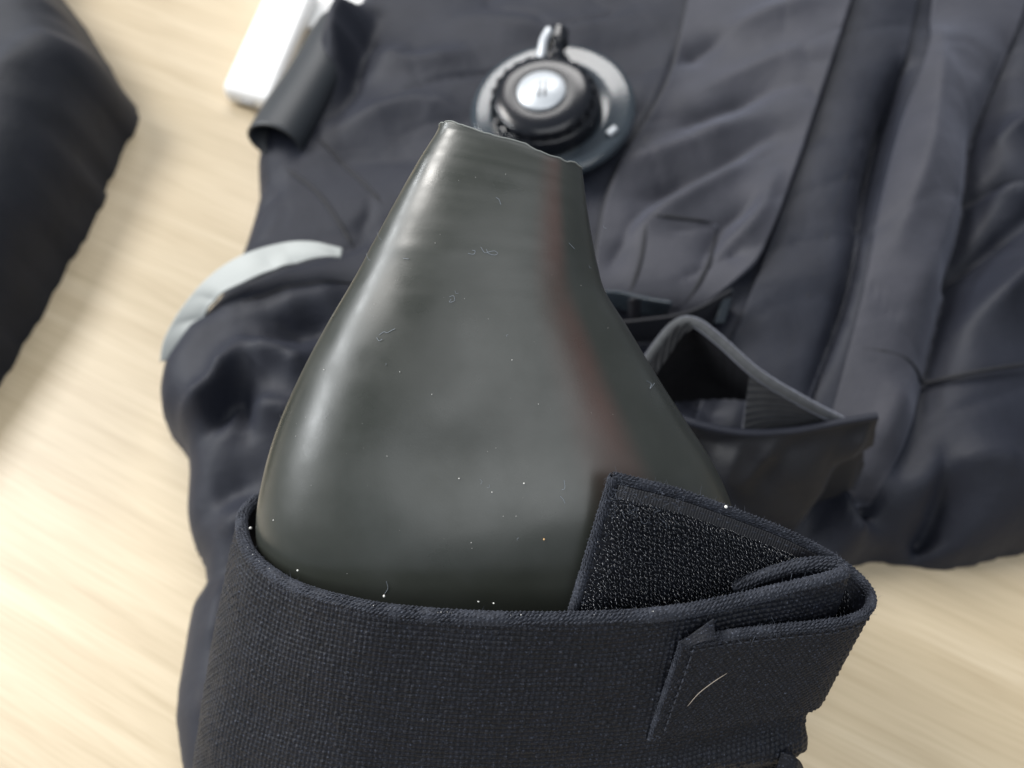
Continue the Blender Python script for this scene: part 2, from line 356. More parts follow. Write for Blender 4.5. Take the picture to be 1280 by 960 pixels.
def drape_strip(name, left, right, mt, parent, off=.003, n=70, k=24, t=.0012, bulge=0, edge=0, taper=0):
    L = resample([W(*p, ZM)[:2] for p in left], n)[0]; R = resample([W(*p, ZM)[:2] for p in right], n)[0]
    f = np.linspace(0, 1, k)[:, None, None]; XY = L[None]*(1-f)+R[None]*f
    if taper: off = off*(1-np.clip((np.linspace(0, 1, n)[None]-1+taper)/taper, 0, 1)**2*1.6); edge = edge*(1-np.clip((np.linspace(0, 1, n)[None]-1+taper)/taper, 0, 1))
    z = Hi(XY[..., 0], XY[..., 1])+off+bulge*np.sin(np.pi*f[..., 0])+edge*f[..., 0]**4
    P = np.concatenate([XY, z[..., None]], -1)
    return shell(name, P, mt, parent, t)
def seam(name, pts, parent, mt, r=.0007, off=.0004, n=60):
    Q = resample([W(*p, ZM)[:2] for p in pts], n)[0]; z = Hi(Q[:, 0], Q[:, 1])+off
    V, F = tube(np.column_stack([Q, z]), r, 6, np.clip(np.minimum(np.arange(n), np.arange(n)[::-1])/6, .15, 1)); return mesh(name, V, F, mt, parent)

panel = drape_strip('front_panel', [(868, -40), (858, 10), (832, 110), (768, 225), (748, 300), (742, 372)], [(1075, -40), (1060, 5), (1003, 180), (955, 310), (925, 355), (868, 388)], M['suit_grey'], suit, .004, 110, 70, .0015, 0, .004)
seam('stitch_line', [(868, -40), (858, 10), (832, 110), (768, 225), (748, 300), (742, 372)], suit, M['suit_dark'], .0016, .003)
seam('stitch_line', [(1052, 5), (994, 180), (946, 310), (916, 350), (862, 380)], panel, M['suit_dark'], .0005, .0072)
patch = drape_strip('sewn_patch', [(806, 288), (800, 330), (786, 372)], [(893, 292), (882, 340), (856, 382)], M['suit_grey'], panel, .0062, 40, 30, .001)
for pts in ([(806, 288), (893, 292)], [(893, 292), (882, 340), (856, 382)], [(806, 288), (800, 330), (786, 372)]):
    seam('stitch_line', pts, patch, M['suit_dark'], .0011, .0065, 24)
zipf = drape_strip('zip_cover_flap', [(1078, -40), (1062, 5), (1005, 180), (958, 310), (925, 400), (890, 470), (870, 540)], [(1150, -40), (1140, 20), (1122, 95), (1082, 260), (1058, 380), (1028, 470), (1005, 540)], M['suit'], suit, .002, 110, 40, .0015, .002)
seam('stitch_line', [(1110, -40), (1100, 20), (1066, 180), (1020, 330), (985, 450), (965, 520)], zipf, M['suit_dark'], .0005, .0042)
side = drape_strip('side_panel', [(1165, -40), (1155, 60), (1118, 180), (1090, 290), (1070, 400), (1052, 490), (1035, 590)], [(1290, -40), (1262, 60), (1228, 160), (1215, 260), (1180, 420), (1150, 520), (1120, 600)], M['suit_grey'], suit, .002, 110, 50, .0015, .002, 0, .35)
seam('stitch_line', [(1178, 60), (1182, 130), (1168, 220), (1130, 310), (1105, 400)], side, M['suit_dark'], .0006, .0028)
seam('stitch_line', [(1080, 436), (1140, 448), (1200, 462), (1300, 450)], suit, M['suit_dark'], .0011, .003)
seam('shoulder_seam', [(393, 160), (425, 190), (455, 222), (476, 248)], suit, M['suit_dark'], .0010, .0002)
seam('shoulder_seam', [(352, 198), (392, 230), (420, 268), (440, 300)], suit, M['suit_dark'], .0011, .0002)
seam('waist_seam', [(300, 372), (350, 362), (400, 356), (450, 350)], suit, M['suit_dark'], .0008, .0002)

# glossy zip tape glimpsed under the panel edge
def ribbon(name, tops, bots, mt, parent, t=.0012, n=60, k=14, extra=None, kind=None, wr=0):
    rows = [[W(*p) for p in tops]]
    if extra: rows.append([W(*p) for p in extra])
    rows.append([W(*p) for p in bots])
    P = surf(rows, n, k); U, V = metric(P)
    if wr: P = P+normals(P)*(wr*(fbm(U/.022+3, V/.03, 61, 2)+(1-2*np.abs(vnoise(U/.016+V/.03, V/.05, 63))))*np.clip(V/.01, 0, 1))[..., None]
    return shell(name, P, mt, parent, t, kind=kind)
ribbon('zip_tape', [(738, 366, .06), (770, 364, .062), (805, 372, .062), (840, 378, .062)], [(738, 386, .052), (770, 384, .052), (800, 392, .05), (835, 393, .05)], M['flange'], suit, n=30)
ribbon('zip_tape', [(906, 366, .064), (899, 385, .062), (893, 404, .058)], [(916, 362, .062), (910, 385, .060), (904, 404, .056)], M['flange'], suit, n=20)
ribbon('zip_pull', [(786, 374, .064), (792, 372, .066), (800, 373, .064)], [(786, 396, .056), (792, 398, .056), (800, 397, .056)], M['tape'], suit, n=12)
ribbon('lower_pocket_lip', [(745, 404, .056), (800, 400, .062), (860, 390, .066), (915, 362, .068)], [(745, 425, .03), (800, 425, .03), (870, 420, .03), (912, 395, .04)], M['suit_dark'], suit)

# pale reflective strip curving over the sleeve and past its edge
ribbon('reflective_strip', [(428, 311, .060), (390, 303, .062), (350, 305, .062), (300, 321, .058), (258, 350, .050), (224, 390, .042), (205, 425, .036), (200, 452, .030)],
       [(426, 321, .060), (392, 325, .0605), (352, 333, .060), (308, 351, .056), (270, 372, .048), (252, 400, .040), (243, 425, .034), (230, 448, .028)], M['reflective'], suit, n=120, k=30, wr=.0012)

# webbing strap folded into a loop
M['web_shade'] = fabric('webbing_shaded_underside', (.004, .004, .005), (.007, .007, .008), rough=.85, scale=300, sheen=.03, spec=.15)  # same webbing, with the shade inside the loop put into its colour
def rib_strap(name, tops, bots, mt, n, k, t=.002, pitch=.0026):
    P = surf([[W(*p) for p in tops], [W(*p) for p in bots]], n, k); U, V = metric(P)
    d = .0006*np.abs(np.sin(np.pi*(V+U*.5)/pitch))+.0002*np.abs(np.sin(np.pi*(V-U*.8)/.0012)); return shell(name, P, mt, suit, t, dplus=d, dminus=d)
rib_strap('webbing_strap', [(938, 461, .091), (965, 478, .089), (1000, 501, .084), (1030, 517, .079), (1054, 529, .074)],
       [(927, 545, .062), (950, 546, .062), (985, 545, .061), (1020, 541, .061), (1052, 536, .062)], M['webbing'], 260, 120)
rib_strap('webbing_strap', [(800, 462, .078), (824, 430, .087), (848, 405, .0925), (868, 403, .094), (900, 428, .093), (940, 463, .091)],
       [(812, 500, .045), (838, 500, .045), (858, 498, .046), (885, 496, .048), (912, 495, .050), (936, 497, .054)], M['web_shade'], 200, 80)
rib_strap('webbing_strap', [(796, 470, .076), (820, 436, .086), (842, 408, .0935), (862, 400, .0955)], [(810, 480, .074), (832, 448, .083), (850, 420, .090), (866, 409, .0935)], M['webbing'], 120, 30)

# pocket flap that stands up below the strap
ribbon('pocket_flap', [(845, 520, .066), (880, 532, .068), (930, 541, .070), (990, 539, .073), (1050, 528, .078), (1097, 520, .082)],
       [(880, 640, .012), (900, 660, .008), (945, 680, .006), (1000, 665, .008), (1045, 625, .018), (1066, 590, .030)], M['suit_dark'], suit, .0016, 120, 50, wr=.0035,
       extra=[(858, 575, .050), (890, 590, .050), (935, 600, .050), (990, 598, .052), (1046, 575, .058), (1082, 552, .062)])
seam('stitch_line', [(1097, 520), (1120, 470)], suit, M['suit_dark'], .0006, .001, 20)

def edge_cord(name, pts, mt, parent, r, n=60):
    V, F = tube(resample([W(*p) for p in pts], n)[0], r, 8); return mesh(name, V, F, mt, parent)
M['web_edge'] = fabric('webbing_selvedge', (.035, .037, .040), (.055, .058, .06), rough=.8, scale=400, sheen=.4)
web = bpy.data.objects['webbing_strap']
edge_cord('woven_edge', [(796, 470, .076), (822, 432, .087), (845, 406, .093), (868, 403, .095), (900, 426, .094), (945, 466, .091), (1000, 500, .085), (1052, 527, .075)], M['web_edge'], web, .0021)
edge_cord('hem', [(845, 520, .067), (880, 532, .069), (930, 541, .071), (990, 539, .074), (1050, 528, .079), (1097, 520, .083)], M['suit'], bpy.data.objects['pocket_flap'], .0015)
# rubber tube at the shoulder (open rolled end)
A = W(343, 178, .046); Bp = W(418, 54, .044)
ax = (Bp-A)/np.linalg.norm(Bp-A); sd = np.cross(ax, [0, 0, 1.]); sd /= np.linalg.norm(sd); up = np.cross(sd, ax)
def cyl(A, ax, sd, up, L, r, n=40, k=30, flat=.8, wall=.0016):
    prof = [(0, r-wall), (-.0004, r-wall*.5), (0, r)]+[(L*t, r*(1+.03*math.sin(t*9))) for t in np.linspace(.02, 1, k)]
    prof = [(L*.5, (r-wall)*.98)]+prof
    V = []
    for s, rad in prof:
        for q in range(n):
            a = 2*math.pi*q/n; V.append(A+ax*s+sd*rad*math.cos(a)+up*rad*flat*math.sin(a))
    return np.array(V), gridF(len(prof), n, wrap=True, flip=True)
V, F = cyl(A, ax, sd, up, .098, .0150); mesh('rubber_tube', V, F, M['rubber'], suit)

# ---------------------------------------------------------------- inflation valve
def lathe(prof, n=64):
    V = np.array([(r*math.cos(2*math.pi*q/n), r*math.sin(2*math.pi*q/n), z) for r, z in prof for q in range(n)])
    return V, gridF(len(prof), n, wrap=True, flip=True)
def place(V, loc, rot):
    Mx = np.array(rot.to_matrix()); return V@Mx.T+loc
from mathutils import Euler
vloc = W(690, 136, .062); vrot = Euler((math.radians(8), math.radians(-7), 0))
def vpart(name, prof, mt, parent, off=(0, 0, 0), n=64):
    V, F = lathe(prof, n); V = V+np.array(off); return mesh(name, place(V, vloc, vrot), F, mt, parent)
flange = vpart('inflation_valve', [(.0001, -.004), (.041, -.004), (.0425, -.001), (.0415, .0015), (.038, .0028), (.034, .0016), (.031, .0030), (.028, .0022), (.0001, .0022)], M['flange'], suit)
bodyv = vpart('valve_body', [(.0275, .001), (.0282, .004), (.0270, .008), (.0272, .0105), (.0258, .0115), (.0001, .0115)], M['plastic'], flange, (-.003, -.004, 0))
capv = vpart('valve_cap', [(.0245, .0105), (.0252, .0135), (.0243, .0155), (.0215, .0168), (.0160, .0174), (.0125, .0170), (.0001, .0170)], M['plastic'], flange, (-.004, -.004, 0))
butt = vpart('valve_button', [(.0118, .0165), (.0120, .0182), (.0112, .0190), (.0001, .0192)], M['button'], flange, (-.004, -.004, 0))
for dx in (-.0014, .0014):
    q = np.array([(-.004+dx, -.0085, .0195), (-.004+dx+.0012, .0005, .0195)]); V, F = tube(np.linspace(q[0], q[1], 5), .0005, 6); mesh('button_mark', place(V, vloc, vrot), F, M['mark'], flange)
bg_ = Bag()
for k in range(24):
    a = 2*math.pi*k/24; c = np.array([math.cos(a), math.sin(a), 0]); P0 = np.array([-.004, -.004, 0])
    V, F = tube([P0+c*.0253+[0, 0, .011], P0+c*.0254+[0, 0, .0135], P0+c*.0246+[0, 0, .0153]], .0009, 6); bg_.add(place(V, vloc, vrot), F)
bg_.build('cap_grip_ribs', M['plastic'], flange)
def vtube(name, pts, r, mt, parent, taper=None):
    Q = resample(pts, 24)[0]; V, F = tube(Q, r, 14, taper if taper is None else np.interp(np.linspace(0, 1, 24), *taper)); return mesh(name, place(V, vloc, vrot), F, mt, parent)
vtube('inlet_nozzle', [(.002, .018, .008), (.004, .030, .010), (.006, .040, .011)], .0055, M['plastic'], flange, ([0, .3, .35, .6, .65, 1], [1.2, 1.2, .8, .8, 1.1, .9]))
vtube('inlet_clip', [(-.004, .020, .013), (-.002, .030, .015), (.001, .037, .015)], .0024, M['button'], flange)
vtube('inlet_clip', [(.027, -.022, .003), (.031, -.019, .0035)], .0018, M['button'], flange)

# ---------------------------------------------------------------- wrist seal
#   left px, right px, depth, half depth, lean of the depth axis
lev = [((549, 158), (727, 211), .1990, .0070, .02), ((543, 170), (729, 222), .1994, .0074, .02), ((521, 206), (733, 252), .2005, .0092, .03), ((487, 268), (742, 305), .2030, .0125, .05),
       ((449, 340), (755, 360), .2065, .0165, .08), ((409, 408), (784, 408), .2090, .0200, .12), ((377, 468), (819, 466), .2108, .0225, .17), ((350, 528), (856, 524), .2120, .0243, .23),
       ((332, 588), (890, 577), .2130, .0252, .30), ((323, 645), (914, 632), .2145, .0256, .36), ((328, 700), (922, 690), .217, .0245, .42), ((345, 770), (920, 770), .220, .0225, .46), ((355, 850), (900, 850), .224, .0215, .46)]
NS, NT = 220, 300
def seal_surface():
    rows = []
    for (lx, ly), (rx, ry), d, e, lean in lev:
        L = C(lx, ly, d); R = C(rx, ry, d); ce = (L+R)/2; hw = (R-L)/2
        D = B_*math.cos(lean)-U_*math.sin(lean)
        a = np.linspace(0, 2*np.pi, NS, endpoint=False)  # 0 = right, runs over the front (towards the camera)
        p = 2.25
        ca = np.sign(np.cos(a))*np.abs(np.cos(a))**(2/p); sa = np.sign(np.sin(a))*np.abs(np.sin(a))**(2/p)
        rows.append(ce+hw*ca[:, None]+D*(e*sa)[:, None])
    return crom(np.array(rows), np.linspace(0, len(lev)-1, NT))
SP = seal_surface()
tt, aa = np.meshgrid(np.linspace(0, 1, NT), np.linspace(0, 1, NS, endpoint=False), indexing='ij')
# normal by wrap gradient
def wrapN(P):
    du = np.roll(P, -1, 1)-np.roll(P, 1, 1); dv = np.gradient(P, axis=0); N = np.cross(dv, du); N /= np.maximum(np.linalg.norm(N, axis=2, keepdims=True), 1e-12)
    return N
N = wrapN(SP)
if (N[150, 55]@B_) < 0: N = -N
th = aa*2*np.pi; cx, cy = np.cos(th), np.sin(th)
dsp = (.0003*fbm(cx*1.3+9, cy*1.3+tt*3, 21, 1)+.00002*fbm(cx*5+9, cy*5+tt*14, 23, 2))*np.clip(.25+tt*3, 0, 1)
ring = np.exp(-((tt-.17)/.12)**2); dsp = dsp+ring*.000012*np.sin(tt*(120+60*tt)+.6*np.sin(th))+.00045*np.exp(-((tt-.30)/.012)**2)*.25
dsp = dsp-.0016*np.exp(-(((aa-.27)/.05)**2+((tt-.60)/.06)**2))+.0012*np.exp(-(((aa-.20)/.04)**2+((tt-.68)/.07)**2))
SP = SP+N*dsp[..., None]
# ragged trimmed lip
lipn = .00022*vnoise(aa[0]*26, aa[0]*0+.3, 4)+.00016*vnoise(aa[0]*90, aa[0]*0+.7, 5)-.0005*np.exp(-((aa[0]-.12)/.014)**2)-.0007*np.exp(-((aa[0]-.17)/.04)**2)+.0009*np.exp(-((aa[0]-.40)/.05)**2)
SP[:14] += (U_*lipn[:, None])[None]*np.linspace(1, 0, 14)[:, None, None]
IN = SP-N*.0005
n = NT*NS
F = np.concatenate([gridF(NT, NS, 0, True, True), gridF(NT, NS, n, False, True)])
j = np.arange(NS); j2 = (j+1) % NS; F = np.concatenate([F, np.stack([j, j+n, j2+n, j2], -1)])
uv = np.stack([aa, tt], -1).reshape(-1, 2)
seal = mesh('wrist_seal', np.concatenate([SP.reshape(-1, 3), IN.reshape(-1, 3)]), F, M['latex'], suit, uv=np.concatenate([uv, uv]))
# dusty pale trimmed edge
V, F = tube(np.vstack([SP[0, :NS//2+4]-U_*.00005]), .00022, 6); mesh('trimmed_lip', V, F, mat('pale_latex_cut_edge', (.16, .17, .16), .6), seal)

# ---------------------------------------------------------------- cuff
cuff_top = [(860, 700, .246), (740, 640, .250), (560, 615, .250), (420, 612, .244), (345, 615, .236), (315, 628, .227), (302, 652, .216), (316, 694, .204), (368, 732, .1955), (450, 756, .1865), (525, 766, .184), (610, 771, .1825), (700, 772, .1825), (790, 769, .183),
            (860, 761, .184), (920, 749, .1855), (980, 735, .1872), (1030, 723, .189), (1053, 714, .191), (1043, 704, .1928), (1005, 704, .1940), (960, 716, .1950), (915, 733, .1958)]
def drop(f):
    out = []
    for k, (x, y, d) in enumerate(cuff_top):
        q = np.interp(x, [300, 600, 1050], [0, .5, 1])
        dx = np.interp(x, [300, 600, 1050], [-58, -45, -88]); dy = np.interp(x, [300, 600, 1050], [330, 320, 300])
        bul = math.sin(math.pi*f)*(-6 if x < 400 else 0)
        out.append(C(x+dx*f+bul, y+dy*f, d+.030*f-.0015*math.sin(math.pi*f)))
    return out
P = surf([drop(0), drop(.33), drop(.66), drop(1)], 1250, 300)
U, Vv = metric(P)
Nn = normals(P)
# soft creases of the cuff and the gathered fold under the strap
cre = .0006*fbm(U/.03, Vv/.02, 41, 2)
pxx, pyy, _ = project(P.reshape(-1, 3)); pxx = pxx.reshape(P.shape[:2]); pyy = pyy.reshape(P.shape[:2])
front = (Nn@B_) > 0
line = 935-(pxx-830)*.20
cre = cre+np.where(front & (pxx > 720), .0022*np.exp(-((pyy-line-22)/16)**2)*np.clip((pxx-740)/120, 0, 1)-.002*np.exp(-((pyy-line-52)/14)**2)*np.clip((pxx-760)/120, 0, 1), 0)
P = P+Nn*cre[..., None]
cuff = shell('wrist_cuff', P, M['canvas'], suit, .0016, dplus=weave(U, Vv, .00135, .00155, .00050, 3), dminus=None)

def binding(name, pts, parent, r=.0015, flat=1.0, seed=1, closed_end=True, pitch=.0011):
    Q, L = resample(pts, 3); n_ = int(L/.00024); Q, L = resample(pts, n_)
    ks = 26; T = np.gradient(Q, axis=0); T /= np.linalg.norm(T, axis=1, keepdims=True)
    dn = DOWN; A = np.cross(T, dn); A /= np.linalg.norm(A, axis=1, keepdims=True); Bn = np.cross(A, T)
    a = np.linspace(0, 2*np.pi, ks, endpoint=False)
    UU, AA = np.meshgrid(np.linspace(0, L, n_), a, indexing='ij')
    d = weave(UU, AA*r, pitch, 2*np.pi*r/8, .00022, seed)+.00025*vnoise(UU/.004, AA*0, seed)
    rr = (r+d)[..., None]
    V = Q[:, None]+rr*(np.cos(AA)[..., None]*A[:, None]*flat+np.sin(AA)[..., None]*Bn[:, None]*1.25)
    F = gridF(n_, ks, 0, wrap=True)
    o = mesh(name, V.reshape(-1, 3), F, M['binding'], parent)
    bd = Bag(); rows = 11; stp = .00105
    for k in range(rows):
        a0 = 2*np.pi*k/rows; x = (k % 2)*stp/2
        while x < L-stp:
            f = x/L*(n_-1); i0 = int(f); c = Q[i0]; tw = random.uniform(-.12, .12)
            pts = []
            for g, t_ in ((-1, -.5), (0, 0), (1, .5)):
                aq = a0+t_*.42+tw; rad = r+.00012+(.00016 if g == 0 else -.00004)+random.uniform(-.00004, .00006)
                pts.append(c+T[i0]*(t_*stp*1.05)+rad*(math.cos(aq)*A[i0]*flat+math.sin(aq)*Bn[i0]*1.25))
            V2, F2 = tube(pts, .00026*(r/.00125)**.5*random.uniform(.85, 1.1), 6, [.55, 1, .55]); bd.add(V2, F2)
            x += stp*random.uniform(.94, 1.06)
    bd.build('braid_yarn', M['binding'], o if parent is suit else parent, 'stuff')
    return o, Q
DOWN = C(560, 900, .21)-C(600, 768, .186); DOWN = DOWN/np.linalg.norm(DOWN)
_, cuffline = binding('rim_binding', [C(x, y+2, d) for x, y, d in cuff_top], cuff, .00125, seed=2)

def stitches(name, pts, parent, off, pitch=.0026, ln=.0017, r=.00022, mt=None, toward=None):
    Q, L = resample(pts, 400); s = np.linspace(0, L, 400); B2 = Bag(); x = 0
    while x < L-ln:
        seg = np.array([[np.interp(x+ln*f, s, Q[:, k]) for k in range(3)] for f in (0, .25, .5, .75, 1)])+off
        bulge = np.array([0, 1, 1.3, 1, 0])[:, None]*r*.7
        V, F = tube(seg+(toward if toward is not None else B_)*bulge, r, 5, [.4, 1, 1, 1, .4]); B2.add(V, F); x += pitch*random.uniform(.95, 1.05)
    return B2.build(name, mt or M['binding'], parent, 'stuff')

# ---------------------------------------------------------------- strap with hook side
strap_top = [(767, 596, .1835), (800, 604, .1845), (850, 617, .1875), (915, 640, .1920), (985, 668, .1970), (1040, 697, .2000), (1075, 724, .1992), (1089, 747, .1955), (1080, 766, .1915), (1045, 778, .1884), (980, 785, .1867), (910, 793, .1851), (853, 804, .1845)]
sdd = [.0062]*5+[.007, .008, .009, .010, .0105, .011, .011, .011]
sdx = [-56, -56, -56, -58, -62, -62, -60, -66, -68, -62, -54, -47, -41]
sdy = [184, 180, 175, 168, 158, 148, 138, 130, 120, 114, 116, 118, 120]
def sdrop(f): return [C(x+dx*f, y+dy*f, d+dd*f) for (x, y, d), dx, dy, dd in zip(strap_top, sdx, sdy, sdd)]
SPm = surf([sdrop(0), sdrop(.5), sdrop(1)], 900, 170)
U, Vv = metric(SPm)
wv = weave(U*.8+Vv*.6, Vv*.8-U*.6, .00125, .00125, .00036, 9)
strap = shell('strap', SPm, M['canvas'], suit, .0015, dplus=weave(U, Vv, .0011, .0011, .0001, 8), dminus=wv)
_, strapline = binding('rim_binding', [C(x, y+1, d) for x, y, d in strap_top], strap, .00085, seed=5)
NB = normals(SPm)
# side edge at the hook end, and hem of the tab end
edge0 = [SPm[i, 0] for i in (0, 40, 80, 120, 169)]
binding('end_binding', edge0, strap, .0009, seed=6)
DOWN_keep = DOWN; DOWN = R_
binding('end_binding', [SPm[i, -1]+B_*.0001 for i in (0, 50, 110, 169)], strap, .0004, seed=7)
DOWN = DOWN_keep
stitches('hem_stitching', [SPm[12, j_]+NB[12, j_]*.0011 for j_ in range(0, 420, 30)], strap, 0, toward=B_)
stitches('tab_stitching', [SPm[i, 880]-NB[i, 880]*.0011 for i in range(8, 165, 12)], strap, 0, .0022, .0015)
stitches('tab_stitching', [SPm[12, j_]-NB[12, j_]*.0011 for j_ in range(885, 520, -40)], strap, 0, .0022, .0015)
# smooth selvedge tape under the upper hem
tp = SPm[6:22, 10:430]; tp = tp+normals(tp)*.0011
U2, V2 = metric(tp); shell('selvedge_tape', tp, M['tape'], strap, .0004, dplus=.00006*np.sin(U2/.00075*2*np.pi))
# hook pile
hk = Bag(); nh = 0; rowi = 22
Ls = np.linalg.norm(SPm[100, 1]-SPm[100, 0]); Lv = np.linalg.norm(SPm[1, 100]-SPm[0, 100])
v = 20*Lv
ri = 0
while v < 168*Lv:
    u = 10*Ls+(ri % 2)*.0005
    while u < 470*Ls:
        j_ = u/Ls+random.uniform(-1, 1)*.7; i_ = v/Lv+random.uniform(-1, 1)*.9+ (u*.16)/Lv*0
        i0 = int(np.clip(i_, 0, 168)); j0 = int(np.clip(j_, 0, 898))
        base = SPm[i0, j0]+NB[i0, j0]*.0008; nn = NB[i0, j0]
        tu = SPm[i0, j0+1]-SPm[i0, j0]; tu /= np.linalg.norm(tu); tv = SPm[i0+1, j0]-SPm[i0, j0]; tv /= np.linalg.norm(tv)
        an = random.gauss(.9, .45); dr = tu*math.cos(an)+tv*math.sin(an); h = random.uniform(.0007, .00115); wd = random.uniform(.0006, .0010); end = random.uniform(.75, 1.0)*math.pi
        messy = random.random() < .10+.5*max(0, 1-u/.018)
        if messy: dr = tu*math.cos(an*5)+tv*math.sin(an*5); wd *= 1.3; end = random.uniform(1, 1.7)*math.pi
        an2 = np.linspace(0, end, 7)
        arc = [base+nn*h*math.sin(q)*1.0+dr*wd*(1-math.cos(q))*.5 + (nn*h*.3 if messy else 0) for q in an2]
        V, F = tube(arc, .00011, 4, [1.3, 1.1, 1, 1, .95, .9, .6]); hk.add(V, F); nh += 1
        u += .00085*random.uniform(.9, 1.1)
    v += .00072; ri += 1
for ri in range(30):
    for ci in range(52):
        i_ = 24+ri*.00125/Lv+random.uniform(-1.2, 1.2); j_ = (.003+ci*.00135+(ri*.00045) % .00135+random.uniform(-.0002, .0002))/Ls
        if i_ > 166 or j_ > 500: continue
        i0, j0 = int(i_), int(j_); nn = NB[i0, j0]; base = SPm[i0, j0]+nn*.0012
        tu = SPm[i0, j0+1]-SPm[i0, j0]; tu /= np.linalg.norm(tu); tv = SPm[i0+1, j0]-SPm[i0, j0]; tv /= np.linalg.norm(tv)
        an = random.gauss(1.0, .35); dr = tu*math.cos(an)+tv*math.sin(an); h = random.uniform(.0009, .0014); wd = random.uniform(.0009, .0013); end = random.uniform(.7, 1.05)*math.pi
        arc = [base+nn*h*math.sin(q)+dr*wd*(1-math.cos(q))*.5 for q in np.linspace(0, end, 8)]
        V, F = tube(arc, .00012, 5, [1.2, 1.1, 1, 1, 1, .95, .9, .6]); hk.add(V, F)
hk.build('hook_pile', M['hook'], strap, 'stuff')
# folded corner of fabric peeking out above the tab
tri = surf([[C(850, 803, .1832), C(872, 787, .1838), C(892, 773, .1822)], [C(862, 808, .1831), C(880, 802, .1827), (C(895, 799, .1828))]], 60, 30)
U, Vv = metric(tri); shell('folded_corner', tri, M['canvas'], strap, .0006, dplus=weave(U, Vv, .0008, .0008, .00010, 4))

# second turn of the sleeve gathering at the lower right corner
g = surf([[C(978, 938, .205), C(992, 944, .203), C(1000, 956, .206)], [C(960, 1000, .208), C(985, 1000, .206), C(990, 1010, .209)]], 60, 60)
U, Vv = metric(g); shell('cuff_hem', g, M['canvas'], suit, .002, dplus=weave(U, Vv, .0011, .0011, .00015, 6))

# fuzz standing off the bound rims
fz = Bag()
def fuzz(line, n_, L, spread=.001):
    line = np.asarray(line)
    for _ in range(n_):
        k = random.randrange(len(line)); p = line[k]+rng.normal(0, spread, 3)*.5
        d = -DOWN*random.uniform(-.3, 1)+rng.normal(0, .6, 3); d /= np.linalg.norm(d); c = rng.normal(0, .5, 3); l = L*random.uniform(.3, 1.2)
        pts = [p+d*l*f+c*l*f*f*.6 for f in (0, .35, .7, 1)]
        V, F = tube(pts, .00003, 3, [1.2, 1, .8, .4]); fz.add(V, F)
fuzz(cuffline[len(cuffline)//5:], 1500, .0016); fuzz(strapline, 1300, .0015); fuzz(resample(edge0, 200)[0], 350, .0014)
Xs = SPm[:, :]; fuzz(Xs[2:40, 5:120].reshape(-1, 3)+NB[2:40, 5:120].reshape(-1, 3)*.0015, 300, .0014)
fz.build('fuzz', M['fuzz'], cuff, 'stuff')

# ---------------------------------------------------------------- lint and dust on the seal, a stray hair on the tab
proj = project(SP[:, :NS//2+6].reshape(-1, 3)); SPf = SP[:, :NS//2+6].reshape(-1, 3); Nf = N[:, :NS//2+6].reshape(-1, 3)
def on_seal(px, py):
    k = np.argmin((proj[0]-px)**2+(proj[1]-py)**2); return C(px, py, proj[2][k])+B_*.00025
def on_mesh(Pm, Nm, px, py, off=.0012):
    x, y, d = project(Pm.reshape(-1, 3)); f = (Nm.reshape(-1, 3)@B_); q = (x-px)**2+(y-py)**2+np.where(f > 0, 0, 1e5)
    k = np.argmin(q); return C(px, py, d[k])+B_*off
lint = Bag()
def squiggle(pts, r=.00005, fn=on_seal):
    Q = resample([fn(*p) for p in pts], 5*len(pts))[0]; V, F = tube(Q, r, 5); lint.add(V, F)
squiggle([(585, 317), (592, 318), (594, 314), (590, 313)]); squiggle([(601, 309), (606, 316), (612, 315), (618, 314), (622, 317), (618, 319), (611, 317), (608, 312)])
squiggle([(562, 371), (567, 370), (568, 376), (562, 378), (564, 374)]); squiggle([(474, 419), (480, 415), (484, 416), (490, 413), (494, 411)]); squiggle([(471, 422), (474, 426), (478, 424)])
squiggle([(620, 247), (624, 250), (626, 256)]); squiggle([(711, 304), (715, 308), (718, 311)]); squiggle([(705, 600), (706, 610), (702, 612)]); squiggle([(808, 476), (814, 480), (812, 486), (818, 479)])
squiggle([(700, 620), (704, 624), (706, 629)]); squiggle([(504, 323), (511, 324)]); squiggle([(483, 726), (485, 735), (481, 742)])
for k in range(9): 
    x = random.uniform(480, 760); y = random.uniform(250, 720); a = random.uniform(0, 6.3); l = random.uniform(1.5, 4); squiggle([(x, y), (x+l*math.cos(a), y+l*math.sin(a)), (x+l*1.6*math.cos(a+.7), y+l*1.6*math.sin(a+.7))], .00003)
# little fibres sticking out from the left silhouette
for x, y in ((482, 281), (474, 297), (460, 323), (352, 524)):
    squiggle([(x+3, y+3), (x, y), (x-2, y-6)], .00003)
lo = lint.build('lint', M['fibre'], None, 'stuff'); lo['label'] = 'tiny pale lint fibres stuck to the grey latex seal'; lo['category'] = 'lint'
ds = Bag()
def grain(p, r):
    V, F = lathe([(r*.05, -r), (r*.8, -r*.6), (r, 0), (r*.7, r*.7), (r*.05, r)], 7); ds.add(V*rng.uniform(.7, 1.3, 3)+p, F)
for x, y, r in ((574, 598, 2.), (655, 604, 2.), (615, 615, 1.4), (540, 493, 1.3), (500, 465, 1.2), (589, 678, 1.3), (590, 685, 1), (632, 218, 1), (544, 304, 1), (405, 462, 1.5), (620, 560, 1), (645, 645, 1), (629, 645, .9), (640, 450, 1), (673, 505, 1), (484, 570, 1), (370, 545, 1), (342, 650, 1.6)):
    grain(on_seal(x, y), r*.00009)
for k in range(110):
    x, y = random.uniform(340, 880), random.uniform(190, 720)
    if np.min((proj[0]-x)**2+(proj[1]-y)**2) < 9 and not (x > 715 and y > 585): grain(on_seal(x, y), random.uniform(.02, .085)**1.0*.001*random.uniform(.6, 1))
kk = np.arange(len(cuffline))
